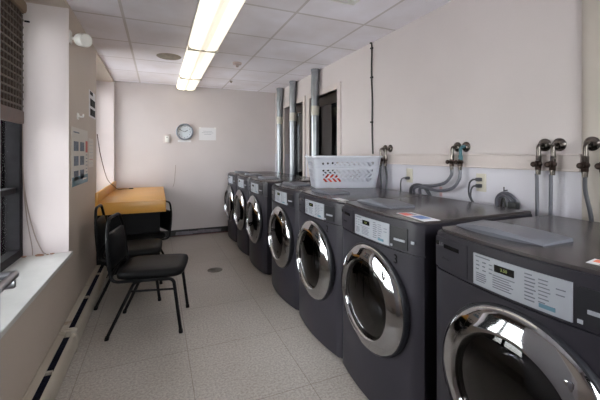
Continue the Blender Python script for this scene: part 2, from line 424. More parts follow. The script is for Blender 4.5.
# cords hanging on the reveal down to the sill
def hang(name, pts, r, m, label, cat, group=None):
    bm = bmesh.new(); tube(bm, smoothpath(pts, 6), r, 8)
    return tag(fin(name, bm, m), label, cat, group)
hang('blind_cord', [(-.855, 2.855, 1.60), (-.855, 2.852, 1.25), (-.835, 2.853, .98), (-.79, 2.853, .75), (-.745, 2.852, .62), (-.72, 2.845, .597)], .004, M['cordm'], 'thin pale cord hanging by left window, strand ending nearer the room', 'cord')
hang('blind_cord', [(-.853, 2.850, 1.45), (-.848, 2.848, 1.1), (-.828, 2.849, .85), (-.80, 2.847, .66), (-.795, 2.84, .597)], .0035, M['cordm'], 'thin pale cord hanging by left window, strand nearer the glass', 'cord')
for i, (x, y, r, lab) in enumerate(((-.83, 2.83, .012, 'small red debris crumb on sill nearest the window glass'), (-.75, 2.83, .014, 'small red debris crumb in the middle of the sill end'), (-.69, 2.84, .012, 'small red debris crumb nearest the room on the sill end'))):
    bm = bmesh.new()
    for k in range(5): ball(bm, (x+random.uniform(-.02, .02), y+random.uniform(-.012, .01), .592+r*.35), r*random.uniform(.4, .8), 1.6, 1, .6, 8)
    tag(fin('debris_crumb', bm, M['wood_dust']), lab, 'debris', 'debris crumbs on the sill')

# ------------------------------------------------------------ baseboard heater
def heater(name, y0, y1, label):
    h = thing(name, label, 'heater', (XL, (y0+y1)/2, 0), 0, 'baseboard heaters along left wall')
    L = (y1-y0)/2
    bm = bmesh.new()
    box(bm, .002, .012, -L, L, .005, .145, .002); box(bm, .012, .044, -L, L, .136, .145, .002)
    fin('back_plate', bm, M['heater'], h)
    bm = bmesh.new()
    prof = [(.076, .136), (.090, .126), (.100, .105), (.102, .028), (.090, .012), (.085, .014), (.096, .030), (.094, .100), (.086, .118), (.074, .128)]
    v0 = [bm.verts.new((x, -L, z)) for x, z in prof]; v1 = [bm.verts.new((x, L, z)) for x, z in prof]
    n = len(prof)
    for i in range(n): bm.faces.new((v0[i], v0[(i+1) % n], v1[(i+1) % n], v1[i]))
    bm.faces.new(v0); bm.faces.new(list(reversed(v1)))
    fin('front_cover', bm, M['heater'], h)
    bm = bmesh.new(); y = -L+.03
    while y < L-.03: box(bm, .020, .075, y, y+.0015, .045, .115); y += .012
    cyl(bm, (.047, -L, .072), (.047, L, .072), .012, 12)
    fin('heating_fins', bm, M['fin'], h, smooth=False)
    bm = bmesh.new()
    box(bm, .012, .103, -L-.001, -L+.02, .0, .148, .004); fin('end_cap', bm, M['heater'], h)
    bm = bmesh.new(); box(bm, .012, .103, L-.02, L+.001, .0, .148, .004); fin('end_cap', bm, M['heater'], h)
    for yy in (-L*.33, L*.33):
        bm = bmesh.new(); box(bm, .028, .07, yy-.01, yy+.01, .118, .134, .002); fin('bracket', bm, M['heater'], h)
    return h
heater('baseboard_heater', 1.31, 2.60, 'worn cream baseboard heater under the window, section nearest the camera')
heater('baseboard_heater', 2.61, 4.36, 'cream baseboard heater section reaching back behind the black chairs')

# ------------------------------------------------------------ washers
WD = .343
def bow(y, extra=0): return -.04*(1-min(1, abs(y)/WD)**2)-extra
def outline(dx=0, w=WD, back=.735, n=22, cr=.018):
    pts = [(back, -w), (back, w)]
    for k in range(n+1):
        y = w-2*w*k/n; x = bow(y)+dx
        e = w-abs(y)
        if e < cr: x += (cr-e)**2/cr*.9
        pts.append((x, y))
    return pts
def bow_plate(bm, y0, y1, z0, z1, off, thick=.004, n=8, tilt=0):
    F, Bk = [], []
    for k in range(n+1):
        y = y0+(y1-y0)*k/n
        F.append((bm.verts.new((bow(y)-off, y, z0)), bm.verts.new((bow(y)-off, y, z1))))
        Bk.append((bm.verts.new((bow(y)-off+thick, y, z0)), bm.verts.new((bow(y)-off+thick, y, z1))))
    for k in range(n):
        bm.faces.new((F[k][0], F[k+1][0], F[k+1][1], F[k][1])); bm.faces.new((Bk[k][0], Bk[k][1], Bk[k+1][1], Bk[k+1][0]))
        bm.faces.new((F[k][1], F[k+1][1], Bk[k+1][1], Bk[k][1])); bm.faces.new((F[k][0], Bk[k][0], Bk[k+1][0], F[k+1][0]))
    bm.faces.new((F[0][0], F[0][1], Bk[0][1], Bk[0][0])); bm.faces.new((F[n][0], Bk[n][0], Bk[n][1], F[n][1]))

DY, DZc = -.018, .556
def make_washer():
    w = thing('washing_machine', 'x', 'washing machine')
    # cabinet with a round hole for the door
    bm = bmesh.new(); prism(bm, outline(), .022, .845, 0)
    cab = fin('cabinet', bm, M['washer'], w)
    bm = bmesh.new(); cyl(bm, (-.2, DY, DZc), (.45, DY, DZc), .250, 64); cut = fin('cutter', bm, M['washer'])
    md = cab.modifiers.new('b', 'BOOLEAN'); md.object = cut; md.operation = 'DIFFERENCE'; md.solver = 'EXACT'
    dg = bpy.context.evaluated_depsgraph_get(); dg.update()
    me = bpy.data.meshes.new_from_object(cab.evaluated_get(dg)); cab.modifiers.clear(); cab.data = me
    bpy.data.objects.remove(cut); me.shade_smooth(); me.set_sharp_from_angle(angle=math.radians(30))
    # seam + console band
    bm = bmesh.new(); prism(bm, outline(.010), .843, .851, 0); fin('seam', bm, M['dark_plastic'], w)
    bm = bmesh.new(); prism(bm, outline(.004), .849, .990, .014); fin('console', bm, M['washer'], w)
    # top
    bm = bmesh.new(); prism(bm, outline(.022, WD-.004, .733), .986, 1.000, .006); fin('top_panel', bm, M['washer_top'], w)
    # drum
    bm = bmesh.new()
    lathe_x(bm, [(.249, .005), (.215, .03), (.205, .05), (.235, .07), (.235, .40), (.10, .42), (0, .42)], DY, DZc, 48)
    d = fin('drum', bm, M['steel'], w)
    for k in range(3):
        a = PI/2+2*PI*k/3+.5
        bm = bmesh.new(); cyl(bm, (.10, DY+.21*math.cos(a), DZc+.21*math.sin(a)), (.38, DY+.21*math.cos(a), DZc+.21*math.sin(a)), .028, 12)
        fin('drum_paddle', bm, M['steel'], d)
    # door
    bm = bmesh.new()
    lathe_x(bm, [(.262, .0), (.272, -.018), (.276, -.034), (.272, -.046), (.265, -.050), (.260, -.040), (.257, .0)], DY, DZc, 72, True)
    dd = fin('door', bm, M['dark_plastic'], w)
    bm = bmesh.new()
    lathe_x(bm, [(.263, -.030), (.267, -.050), (.260, -.060), (.246, -.067), (.224, -.077), (.202, -.085), (.194, -.086), (.188, -.080), (.184, -.066), (.184, -.030)], DY, DZc, 96, True)
    fin('chrome_ring', bm, M['chrome'], dd)
    bm = bmesh.new()
    lathe_x(bm, [(.187, -.064), (.170, -.070), (.13, -.078), (.07, -.083), (0, -.085)], DY, DZc, 64)
    fin('door_glass', bm, M['dark_glass'], dd)
    bm = bmesh.new()
    lathe_x(bm, [(.188, -.040), (.180, .00), (.155, .04), (.11, .065), (.05, .078), (0, .08)], DY, DZc, 48)
    fin('glass_bowl', bm, M['dark_glass'], dd)
    a = math.radians(135)
    bm = bmesh.new(); box(bm, -.078, -.062, DY-.225*math.sin(a)-.012, DY-.225*math.sin(a)+.012, DZc+.15-.02, DZc+.15+.02, .005)
    fin('door_catch', bm, M['chrome'], dd)
    # drawer at the left (photo) end: y+
    bm = bmesh.new(); bow_plate(bm, .160, .328, .856, .972, -.001, .004)
    dw = fin('detergent_drawer', bm, M['washer'], w)
    bm = bmesh.new(); bow_plate(bm, .198, .276, .936, .950, .0012, .003); fin('drawer_slot', bm, M['black_gloss'], dw)
    bm = bmesh.new()
    cyl(bm, (bow(.315)-.001, .315, .947), (bow(.315)+.003, .315, .947), .0085, 20)
    fin('logo_disc', bm, M['black_gloss'], dw)
    fin('logo_letters', text_on_x('LG', .019, bow(.292)-.0002, .293, .946), M['logo'], dw, smooth=False)
    fin('drawer_lettering', text_on_x('Direct Drive', .013, bow(.25)-.0002, .248, .898), M['dark_plastic'], dw, smooth=False)
    # control panel
    pa, pb = -.163, .130
    bm = bmesh.new(); bow_plate(bm, pa, pb, .856, .960, .000, .006, 12); cp = fin('control_panel', bm, M['panel'], w)
    bm = bmesh.new(); bow_plate(bm, -.015, .049, .922, .944, .0016, .003); ds = fin('display', bm, M['black_gloss'], cp)
    bt = text_on_x('3.50', .013, bow(.015)-.0018, .017, .933); fin('display_digits', bt, M['led'], ds, smooth=False)
    bm = bmesh.new()
    def bar(y, z, wy, hz): y = (y-.155)*1.04+.128; bow_plate(bm, y-wy, y, z, z+hz, .0012, .002, 2)
    bar(.148, .950, .055, .0035)
    for r_ in range(3):
        for c_ in range(3): bar(.146-.024*c_, .935-.013*r_, .010+.003*((r_+c_) % 2), .0030)
    for r_ in range(5): bar(.146, .896-.0065*r_, .030+.012*random.random(), .0022)
    for r_ in range(6): bar(.085, .908-.0075*r_, .052+.02*random.random(), .0024)
    for r_ in range(8): bar(-.012, .946-.0105*r_, .020+.012*random.random(), .0032)
    for r_ in range(7): bar(-.048, .942-.0105*r_, .016+.015*random.random(), .0024)
    bar(-.090, .930, .022, .0025); bar(-.090, .915, .020, .0025)
    fin('panel_print', bm, M['panel_print'], cp, smooth=False)
    bm = bmesh.new(); bow_plate(bm, -.125, -.085, .866, .877, .0016, .003); fin('panel_badge', bm, M['teal'], cp)
    # coin box
    bm = bmesh.new(); bow_plate(bm, -.272, -.172, .860, .955, .000, .005); cb = fin('coin_box', bm, M['dark_plastic'], w)
    bm = bmesh.new(); bow_plate(bm, -.260, -.196, .893, .903, .0035, .004); bow_plate(bm, -.186, -.175, .862, .872, .003, .004); fin('coin_slot', bm, M['panel'], cb)
    # top lid: bowed raised cover
    bm = bmesh.new(); N = 14; rows = []
    for k in range(N+1):
        t = k/N; y = .325-.335*t
        hz = .002+.026*math.sin(PI*min(1, t*.93+.04))
        xf = .105-.030*math.sin(PI*t)
        rows.append([bm.verts.new((xf, y, 1.000)), bm.verts.new((xf-.003, y, 1.000+hz*.5)), bm.verts.new((xf+.006, y, 1.001+hz)), bm.verts.new((.26, y, 1.001+.010+hz*.3)), bm.verts.new((.265, y, 1.000))])
    for A, B in zip(rows[:-1], rows[1:]):
        for j in range(4): bm.faces.new((A[j], B[j], B[j+1], A[j+1]))
        bm.faces.new((A[4], B[4], B[0], A[0]))
    bm.faces.new(rows[0]); bm.faces.new(list(reversed(rows[-1])))
    fin('dispenser_lid', bm, M['lid'], w)
    for sx in (.06, .68):
        for sy in (-.28, .28):
            bm = bmesh.new(); cyl(bm, (sx, sy, 0), (sx, sy, .024), .025, 16); fin('foot', bm, M['black_rubber'], w)
    return w

XW = 1.045
YC = [.700, 1.468, 2.152, 2.852, 3.735, 4.425, 5.115]
labels = [
 'graphite front-loading washer nearest the camera with large silver control panel',
 'graphite front-loading washer marked with number 3 under the coin box',
 'graphite front-loading washer standing between the number 3 washer and the basket washer',
 'graphite front-loading washer carrying the white laundry basket on its top',
 'graphite front-loading washer with exposed side, first beyond the floor gap',
 'graphite front-loading washer second from the back wall',
 'graphite front-loading washer farthest back, standing against the back wall',
]
proto = make_washer()
washers = []
for i, y in enumerate(YC):
    o = proto if i == 0 else copy_tree(proto)
    o.location = (XW-(.024 if i == 0 else 0), y-(.012 if i == 0 else 0), 0); o['label'] = labels[i]; o['group'] = 'row of washing machines'
    washers.append(o)
for i, s in ((1, '3'), (2, '2')):
    fin('number_decal', text_on_x(s, .060, bow(-.205)-.0015, -.205, .803), M['print_dark'], washers[i], smooth=False)
bm = bmesh.new(); bow_plate(bm, -.312, -.296, .895, .908, .006, .006, 2)
fin('side_sticker', bm, M['panel'], washers[1], smooth=False)

# printed labels on the tops
def top_label(w, cx, cy, L, Wd, rz, bands):
    bm = bmesh.new(); R = Matrix.Rotation(rz, 4, 'Z')
    box(bm, cx-Wd/2, cx+Wd/2, cy-L/2, cy+L/2, 1.0002, 1.0012, rot=R)
    lab = fin('warning_label', bm, M['labelw'], w, smooth=False); lab['label'] = 'white printed warning label with coloured bands'
    for (a, b, c, d, mm) in bands:
        bm = bmesh.new(); ctr = R @ Vector(((a+b)/2*Wd, (c+d)/2*L, 0))
        box(bm, cx+ctr.x-(b-a)*Wd/2, cx+ctr.x+(b-a)*Wd/2, cy+ctr.y-(d-c)*L/2, cy+ctr.y+(d-c)*L/2, 1.0012, 1.0018, rot=R)
        fin('label_band', bm, mm, lab, smooth=False)
top_label(washers[1], .075, -.235, .215, .085, math.radians(-6), [(-.45, .05, .15, .45, M['labelr']), (-.3, .35, -.28, .05, M['labelb']), (.1, .3, .15, .45, M['panel'])])
top_label(washers[0], .085, -.225, .15, .060, math.radians(8), [(-.1, .4, -.45, .45, M['orange'])])
top_label(washers[2], .04, -.26, .13, .05, 0, [])

# ------------------------------------------------------------ ducts
def duct(y, label, r=.051, lean=0):
    t = thing('exhaust_duct', label, 'duct', (XR-.062, y, 0), 0, 'silver exhaust ducts')
    def seg(name, pts, rr, m, parent):
        bm = bmesh.new(); tube(bm, pts, rr, 28); return fin(name, bm, m, parent)
    seg('upper_pipe', [(0, 0, 1.86), (-.004, .008, 2.1), (0, 0, ZC-.004)], r, M['duct'], t)
    seg('lower_pipe', [(0, 0, .25), (0, .006, 1.0), (-.006, 0, 1.80)], r*.95, M['duct'], t)
    seg('tape_joint', [(-.006, 0, 1.78), (0, 0, 1.90)], r*1.05, M['tape'], t)
    seg('ceiling_collar', [(0, 0, ZC-.03), (0, 0, ZC-.003)], r*1.12, M['duct'], t)
    seg('elbow', fillet([(0, 0, .27), (0, 0, .10), (-.056, 0, .10)], .05), r*.94, M['duct'], t)
duct(3.84, 'silver exhaust duct nearest the camera, rising by the dark doors')
duct(4.60, 'middle one of the three silver exhaust ducts')
duct(5.18, 'silver exhaust duct nearest the back wall')

# ------------------------------------------------------------ black conduit on right wall
bm = bmesh.new()
tube(bm, smoothpath([(XR-.010, 2.72, 2.366), (XR-.012, 2.69, 2.33), (XR-.008, 2.70, 2.05), (XR-.010, 2.685, 1.8), (XR-.008, 2.69, 1.5), (XR-.010, 2.675, 1.25), (XR-.020, 2.67, .97)], 6), .0075, 8)
for z in (2.31, 2.03, 1.6): box(bm, XR-.02, XR, 2.68, 2.71, z-.008, z+.008, .002)
tag(fin('wall_cable', bm, M['black_rubber']), 'black cable clipped down the right wall above the basket', 'cable')

# ------------------------------------------------------------ water valves
def valve_set(name, y, label, near=1, wallx=XR, tape=False):
    t = thing(name, label, 'valve', (wallx, y, 0), 0, 'water valve pairs on the right wall')
    for k, (dy, s) in enumerate(((.035, 'a'), (-.035, 'b'))):
        zf = 1.342
        bm = bmesh.new(); lathe_x(bm, [(0, -.001), (.034, -.001), (.034, -.004), (.026, -.013), (.014, -.018), (0, -.018)], dy, zf, 28); fin('escutcheon', bm, M['pipe'], t)
        bm = bmesh.new()
        tube(bm, fillet([(-.01, dy, zf), (-.052, dy, zf), (-.052, dy, 1.262)], .022), .0105, 12)
        cyl(bm, (-.052, dy, 1.25), (-.052, dy, 1.285), .0135, 8)
        fin('supply_pipe', bm, M['pipe'] if not (tape and k) else M['teal_tape'], t)
        dv = dy+.003
        bm = bmesh.new()
        cyl(bm, (-.052, dy-.005, 1.240), (-.052, dv+.012, 1.240), .013, 12)
        cyl(bm, (-.052, dv, 1.258), (-.052, dv, 1.212), .015, 8)
        ball(bm, (-.052, dv, 1.24), .018); ball(bm, (-.052, dy, 1.243), .017)
        fin('valve_body', bm, M['brass'], t)
        bm = bmesh.new(); cyl(bm, (-.068, dv, 1.240), (-.088, dv, 1.240), .005, 8)
        lathe_x(bm, [(0, -.086), (.013, -.086), (.015, -.091), (.013, -.096), (.008, -.099), (0, -.099)], dv, 1.240, 18)
        cyl(bm, (-.052, dv, 1.258), (-.052, dv, 1.272), .006, 8)
        fin('handle', bm, M['brass'], t)
        bm = bmesh.new(); cyl(bm, (-.052, dv, 1.214), (-.052, dv, 1.186), .013, 12, .011); fin('coupling', bm, M['pipe'], t)
valve_set('water_valve', 2.46, 'pair of brown water valves on the wall behind the laundry basket')
valve_set('water_valve', 1.665, 'pair of brown water valves with teal tape above the middle washers', tape=True)
valve_set('water_valve', 1.100, 'pair of brown water valves with chrome flanges feeding two straight hoses')
valve_set('water_valve', .875, 'pair of brown water valves at the right edge on the tan wall corner', wallx=XR-.028)

def hose(pts, label, r=.009, m='hose', group='water hoses'):
    bm = bmesh.new(); pts = [(p[0], p[1]-(.019 if k < 3 else .01), p[2]) for k, p in enumerate(pts)]
    tube(bm, smoothpath(pts, 7), r, 10)
    return tag(fin('water_hose', bm, M[m]), label, 'hose', group)
vx = XR-.052
hose([(vx, 1.165, 1.190), (vx, 1.163, 1.12), (vx, 1.162, .8), (vx, 1.16, .6)], 'grey hose straight down from the chrome-flanged valves, left one')
hose([(vx, 1.095, 1.190), (vx, 1.095, 1.1), (vx, 1.10, .8), (vx, 1.10, .6)], 'grey hose straight down from the chrome-flanged valves, right one')
hose([(vx-.028, .932, 1.190), (vx-.028, .930, 1.12), (vx-.02, .915, 1.02), (vx-.01, .90, .9), (vx, .90, .7)], 'dark hose from valves at the right edge, left strand', m='hose_dark')
hose([(vx-.028, .862, 1.190), (vx-.028, .858, 1.1), (vx-.02, .85, .95), (vx, .85, .7)], 'dark hose from valves at the right edge, right strand', m='hose_dark')
hose([(vx, 1.722, 1.190), (vx, 1.725, 1.15), (vx-.01, 1.77, 1.095), (vx-.02, 1.86, 1.065), (vx-.03, 1.96, 1.055), (vx-.03, 2.04, 1.03), (vx-.01, 2.06, .97), (vx, 2.05, .8)], 'grey hose swooping left from teal-taped valves, upper strand', .011)
hose([(vx, 1.652, 1.190), (vx-.005, 1.655, 1.13), (vx-.015, 1.70, 1.065), (vx-.03, 1.80, 1.035), (vx-.04, 1.90, 1.045), (vx-.03, 1.98, 1.035), (vx-.01, 2.00, .97), (vx, 2.0, .8)], 'grey hose swooping left from teal-taped valves, lower strand', .011)
hose([(vx, 2.517, 1.190), (vx, 2.515, 1.1), (vx+.005, 2.50, .95), (vx, 2.5, .8)], 'dark hose behind the basket, left strand', m='hose_dark')
hose([(vx, 2.447, 1.190), (vx, 2.43, 1.1), (vx-.005, 2.43, .97), (vx, 2.43, .8)], 'dark hose beside the basket, right strand', m='hose_dark')
bm = bmesh.new()
tube(bm, smoothpath([(vx, 2.10, .95), (vx-.02, 2.08, 1.02), (vx-.03, 2.02, 1.055), (vx-.02, 1.95, 1.05), (vx-.01, 1.90, 1.0), (vx, 1.88, .93)], 7), .013, 10)
tag(fin('drain_hose', bm, M['hose_dark']), 'thick dark looped drain hose where the swooping hoses end', 'hose')
bm = bmesh.new(); box(bm, XR-.002, XR, 1.835, 1.86, .985, 1.055); tag(fin('paper_tag', bm, mat('faded_pink', (.55, .36, .38), .6), smooth=False), 'small faded pink mark on wall beneath the swooping hoses', 'tag')

# outlets and cords
def outlet(y, z, label, plugs):
    t = thing('wall_outlet', label, 'outlet', (XR, y, z), 0, 'power outlets on the right wall')
    bm = bmesh.new(); box(bm, -.007, 0, -.035, .035, -.057, .057, .003); fin('cover_plate', bm, M['almond'], t)
    for dz in (.02, -.02):
        bm = bmesh.new(); cyl(bm, (-.006, 0, dz), (-.0095, 0, dz), .0165, 20)
        fin('receptacle', bm, M['almond'], t)
outlet(2.175, 1.118, 'almond wall outlet with one plug, left of swooping hoses', 1)
outlet(1.515, 1.112, 'almond wall outlet with two dark plugs, right of swooping hoses', 2)
def cord(y, z, pts, label):
    t = thing('power_cord', label, 'cord', (XR, y, z), 0, 'power cords')
    bm = bmesh.new(); box(bm, -.042, -.0095, -.014, .014, -.012, .012, .005); fin('plug', bm, M['hose_dark'], t)
    bm = bmesh.new(); tube(bm, smoothpath([(-.04, 0, 0)]+pts, 7), .0055, 8); fin('cable', bm, M['hose_dark'], t)
cord(2.175, 1.098, [(-.052, .02, 0), (-.052, .045, -.02), (-.05, .055, -.08), (-.04, .055, -.25)], 'dark power cord dropping from the left outlet')
cord(1.515, 1.132, [(-.055, .02, -.002), (-.055, .045, -.03), (-.052, .05, -.10), (-.045, .02, -.17), (-.04, 0, -.28)], 'dark power cord from the upper socket of the right outlet')
cord(1.515, 1.092, [(-.052, .018, -.004), (-.050, .036, -.03), (-.048, .038, -.08), (-.04, .008, -.14), (-.04, -.01, -.25)], 'dark power cord from the lower socket of the right outlet')
# coiled cable on the wall
ct = thing('coiled_cable', 'coiled dark cable hung on wall behind the number 3 washer', 'cable', (XR, 1.345, 1.005))
for k, rr in enumerate((.062, .053, .045)):
    bm = bmesh.new()
    tube(bm, [(-.014-.008*k, rr*math.cos(a), rr*math.sin(a)) for a in [2*PI*i/36 for i in range(36)]], .0065, 8, closed=True)
    fin('cable_loop', bm, M['hose'] if k != 1 else M['hose_dark'], ct)
bm = bmesh.new(); tube(bm, smoothpath([(-.02, .03, -.05), (-.035, .0, .03), (-.035, -.02, -.04)], 6), .006, 8); box(bm, -.05, -.012, -.085, -.035, -.05, .015, .005); fin('plug', bm, M['black_rubber'], ct)
bm = bmesh.new(); cyl(bm, (0, 0, .075), (-.03, 0, .075), .004, 8); cyl(bm, (-.028, 0, .07), (-.028, 0, .095), .004, 8); fin('hook', bm, M['hose_dark'], ct)

# ------------------------------------------------------------ laundry basket
def make_basket():
    t = thing('laundry_basket', 'white plastic laundry basket with pierced sides on a washer top', 'basket', (1.235, 2.565, 1.001), math.radians(-15))
    L0, W0, L1, W1, H = .545, .285, .615, .345, .268
    cx, cy = L0/2, W0/2
    def rr(L, W, r, n):      # rounded rectangle sampled by arc length
        pts = []
        segs = []
        hx, hy = L/2, W/2
        def P(s, tot):
            pass
        corners = [((hx-r), -(hy-r), -PI/2), ((hx-r), (hy-r), 0), (-(hx-r), (hy-r), PI/2), (-(hx-r), -(hy-r), PI)]
        full = []
        ns, nl, nc = n
        # bottom (near) side, right corner, right side ...
        def line(a, b, m):
            return [(a[0]+(b[0]-a[0])*k/m, a[1]+(b[1]-a[1])*k/m) for k in range(m)]
        def arc(c, m):
            return [(c[0]+r*math.cos(c[2]+PI/2*k/m), c[1]+r*math.sin(c[2]+PI/2*k/m)) for k in range(m)]
        full += line((-(hx-r), -hy), (hx-r, -hy), nl); full += arc(corners[0], nc)
        full += line((hx, -(hy-r)), (hx, hy-r), ns); full += arc(corners[1], nc)
        full += line((hx-r, hy), (-(hx-r), hy), nl); full += arc(corners[2], nc)
        full += line((-hx, hy-r), (-hx, -(hy-r)), ns); full += arc(corners[3], nc)
        return full
    NL, NS, NC, NZ = 92, 48, 6, 44
    bm = bmesh.new(); rings = []
    for j in range(NZ+1):
        f = j/NZ
        full = rr(L0+(L1-L0)*f, W0+(W1-W0)*f, .045, (NS, NL, NC))
        rings.append([bm.verts.new((cx+x, cy+y, H*f)) for x, y in full])
    n = len(rings[0])
    def hole(i, j):
        # i along the perimeter, j upwards; slanted slots on the straight sides
        if i < NL: u, N = i, NL
        elif NL+NC <= i < NL+NC+NS: u, N = i-NL-NC, NS
        elif NL+2*NC+NS <= i < 2*NL+2*NC+NS: u, N = i-(NL+2*NC+NS), NL
        elif 2*NL+3*NC+NS <= i < 2*NL+3*NC+2*NS: u, N = i-(2*NL+3*NC+NS), NS
        else: return False
        if u < 5 or u > N-6: return False
        
        for (a, b, s) in ((9, 14, 1), (15, 20, -1), (21, 26, 1), (31, 37, 1)):
            if a <= j < b:
                k = (u + s*(j-a)) % 8
                return k < 4
        return False
    for j in range(NZ):
        for i in range(n):
            if hole(i, j): continue
            bm.faces.new((rings[j][i], rings[j][(i+1) % n], rings[j+1][(i+1) % n], rings[j+1][i]))
    bmesh.ops.solidify(bm, geom=list(bm.faces), thickness=.003)
    fin('basket_wall', bm, M['white_plastic'], t, angle=50)
    bm = bmesh.new(); prism(bm, [(cx+x, cy+y) for x, y in rr(L0, W0, .045, (4, 4, 6))], 0, .005); fin('basket_floor', bm, M['white_plastic'], t)
    bm = bmesh.new(); tube(bm, [(cx+x, cy+y, H) for x, y in rr(L1+.012, W1+.012, .05, (6, 8, 8))], .009, 8, closed=True); fin('rim', bm, M['white_plastic'], t)
    bm = bmesh.new(); tube(bm, [(cx+x, cy+y, H*.66) for x, y in rr(L0+(L1-L0)*.66+.002, W0+(W1-W0)*.66+.002, .047, (6, 8, 8))], .0035, 6, closed=True); fin('rib', bm, M['white_plastic'], t)
    # handle at each end
    for sx in (-1,):
        bm = bmesh.new(); xe = cx+sx*(L1/2+.006)
        tube(bm, fillet([(xe, cy-.07, H), (xe+sx*.022, cy-.06, H+.003), (xe+sx*.022, cy+.06, H+.003), (xe, cy+.07, H)], .02), .006, 8); fin('basket_handle', bm, M['white_plastic'], t)
    return t
make_basket()
# crumpled red cloth inside near the front left
bm = bmesh.new()
bmesh.ops.create_icosphere(bm, subdivisions=4, radius=1)
from mathutils import noise as mnoise
for v in bm.verts:
    d = 1+.18*mnoise.noise(v.co*2.2)+.08*mnoise.noise(v.co*6)
    v.co = Vector((v.co.x*.088*d, v.co.y*.060*d, max(v.co.z, -.92)*.052*d))
c_ = Matrix.Rotation(math.radians(-15), 4, 'Z') @ Vector((.145, .075, 0))
tag(fin('red_cloth', bm, M['red'], loc=(1.235+c_.x, 2.56+c_.y, 1.063)), 'crumpled red cloth seen through the holes of the laundry basket', 'cloth')

# ------------------------------------------------------------ counter
cn = thing('counter', 'orange laminate built-in counter with thick front edge and side backsplash', 'counter', (-.255, 4.78, 0))
cx0, cx1, cy0, cy1 = XL+.001+.255, .08+.255, 3.95-4.78, YB-.001-4.78
bm = bmesh.new(); box(bm, cx0, cx1, cy0, cy1, .765, .79, .003); fin('countertop', bm, M['oak'], cn)
bm = bmesh.new(); box(bm, cx0, cx1, cy0-.002, cy0+.022, .665, .792, .003); fin('front_edge', bm, M['oak'], cn)
bm = bmesh.new(); box(bm, cx1-.022, cx1+.001, cy0+.022, cy1, .665, .766, .003); fin('side_edge', bm, M['oak'], cn)
bm = bmesh.new(); box(bm, cx0, cx0+.024, cy0-.002, cy1, .79, .895, .003); fin('backsplash', bm, M['oak'], cn)
bm = bmesh.new(); box(bm, cx0+.10, cx1-.095, cy0+.12, cy0+.145, .0, .70); fin('knee_panel', bm, M['darkpanel'], cn, smooth=False)
bm = bmesh.new(); box(bm, cx1-.095, cx1-.06, cy0+.12, cy1, 0.0, .70); fin('support_panel', bm, M['darkpanel'], cn, smooth=False)
bm = bmesh.new(); box(bm, cx0+.005, cx0+.10, cy0+.05, cy0+.325, .0, .766); fin('wall_support', bm, M['darkpanel'], cn, smooth=False)
hang('brown_cable', [(-.583, 4.04, 1.50), (-.575, 4.20, 1.28), (-.562, 4.6, 1.0), (-.54, 5.05, .87), (-.51, 5.28, .803), (-.45, 5.38, .796), (-.37, 5.38, .796)], .0045, M['brown'], 'thin brown cable curving from pier down onto the orange counter', 'cable')
bm = bmesh.new(); box(bm, -.385, -.325, 5.365, 5.395, .7905, .806, .006); tag(fin('cable_plug', bm, M['black_rubber']), 'small black plug end lying on the orange counter', 'plug')

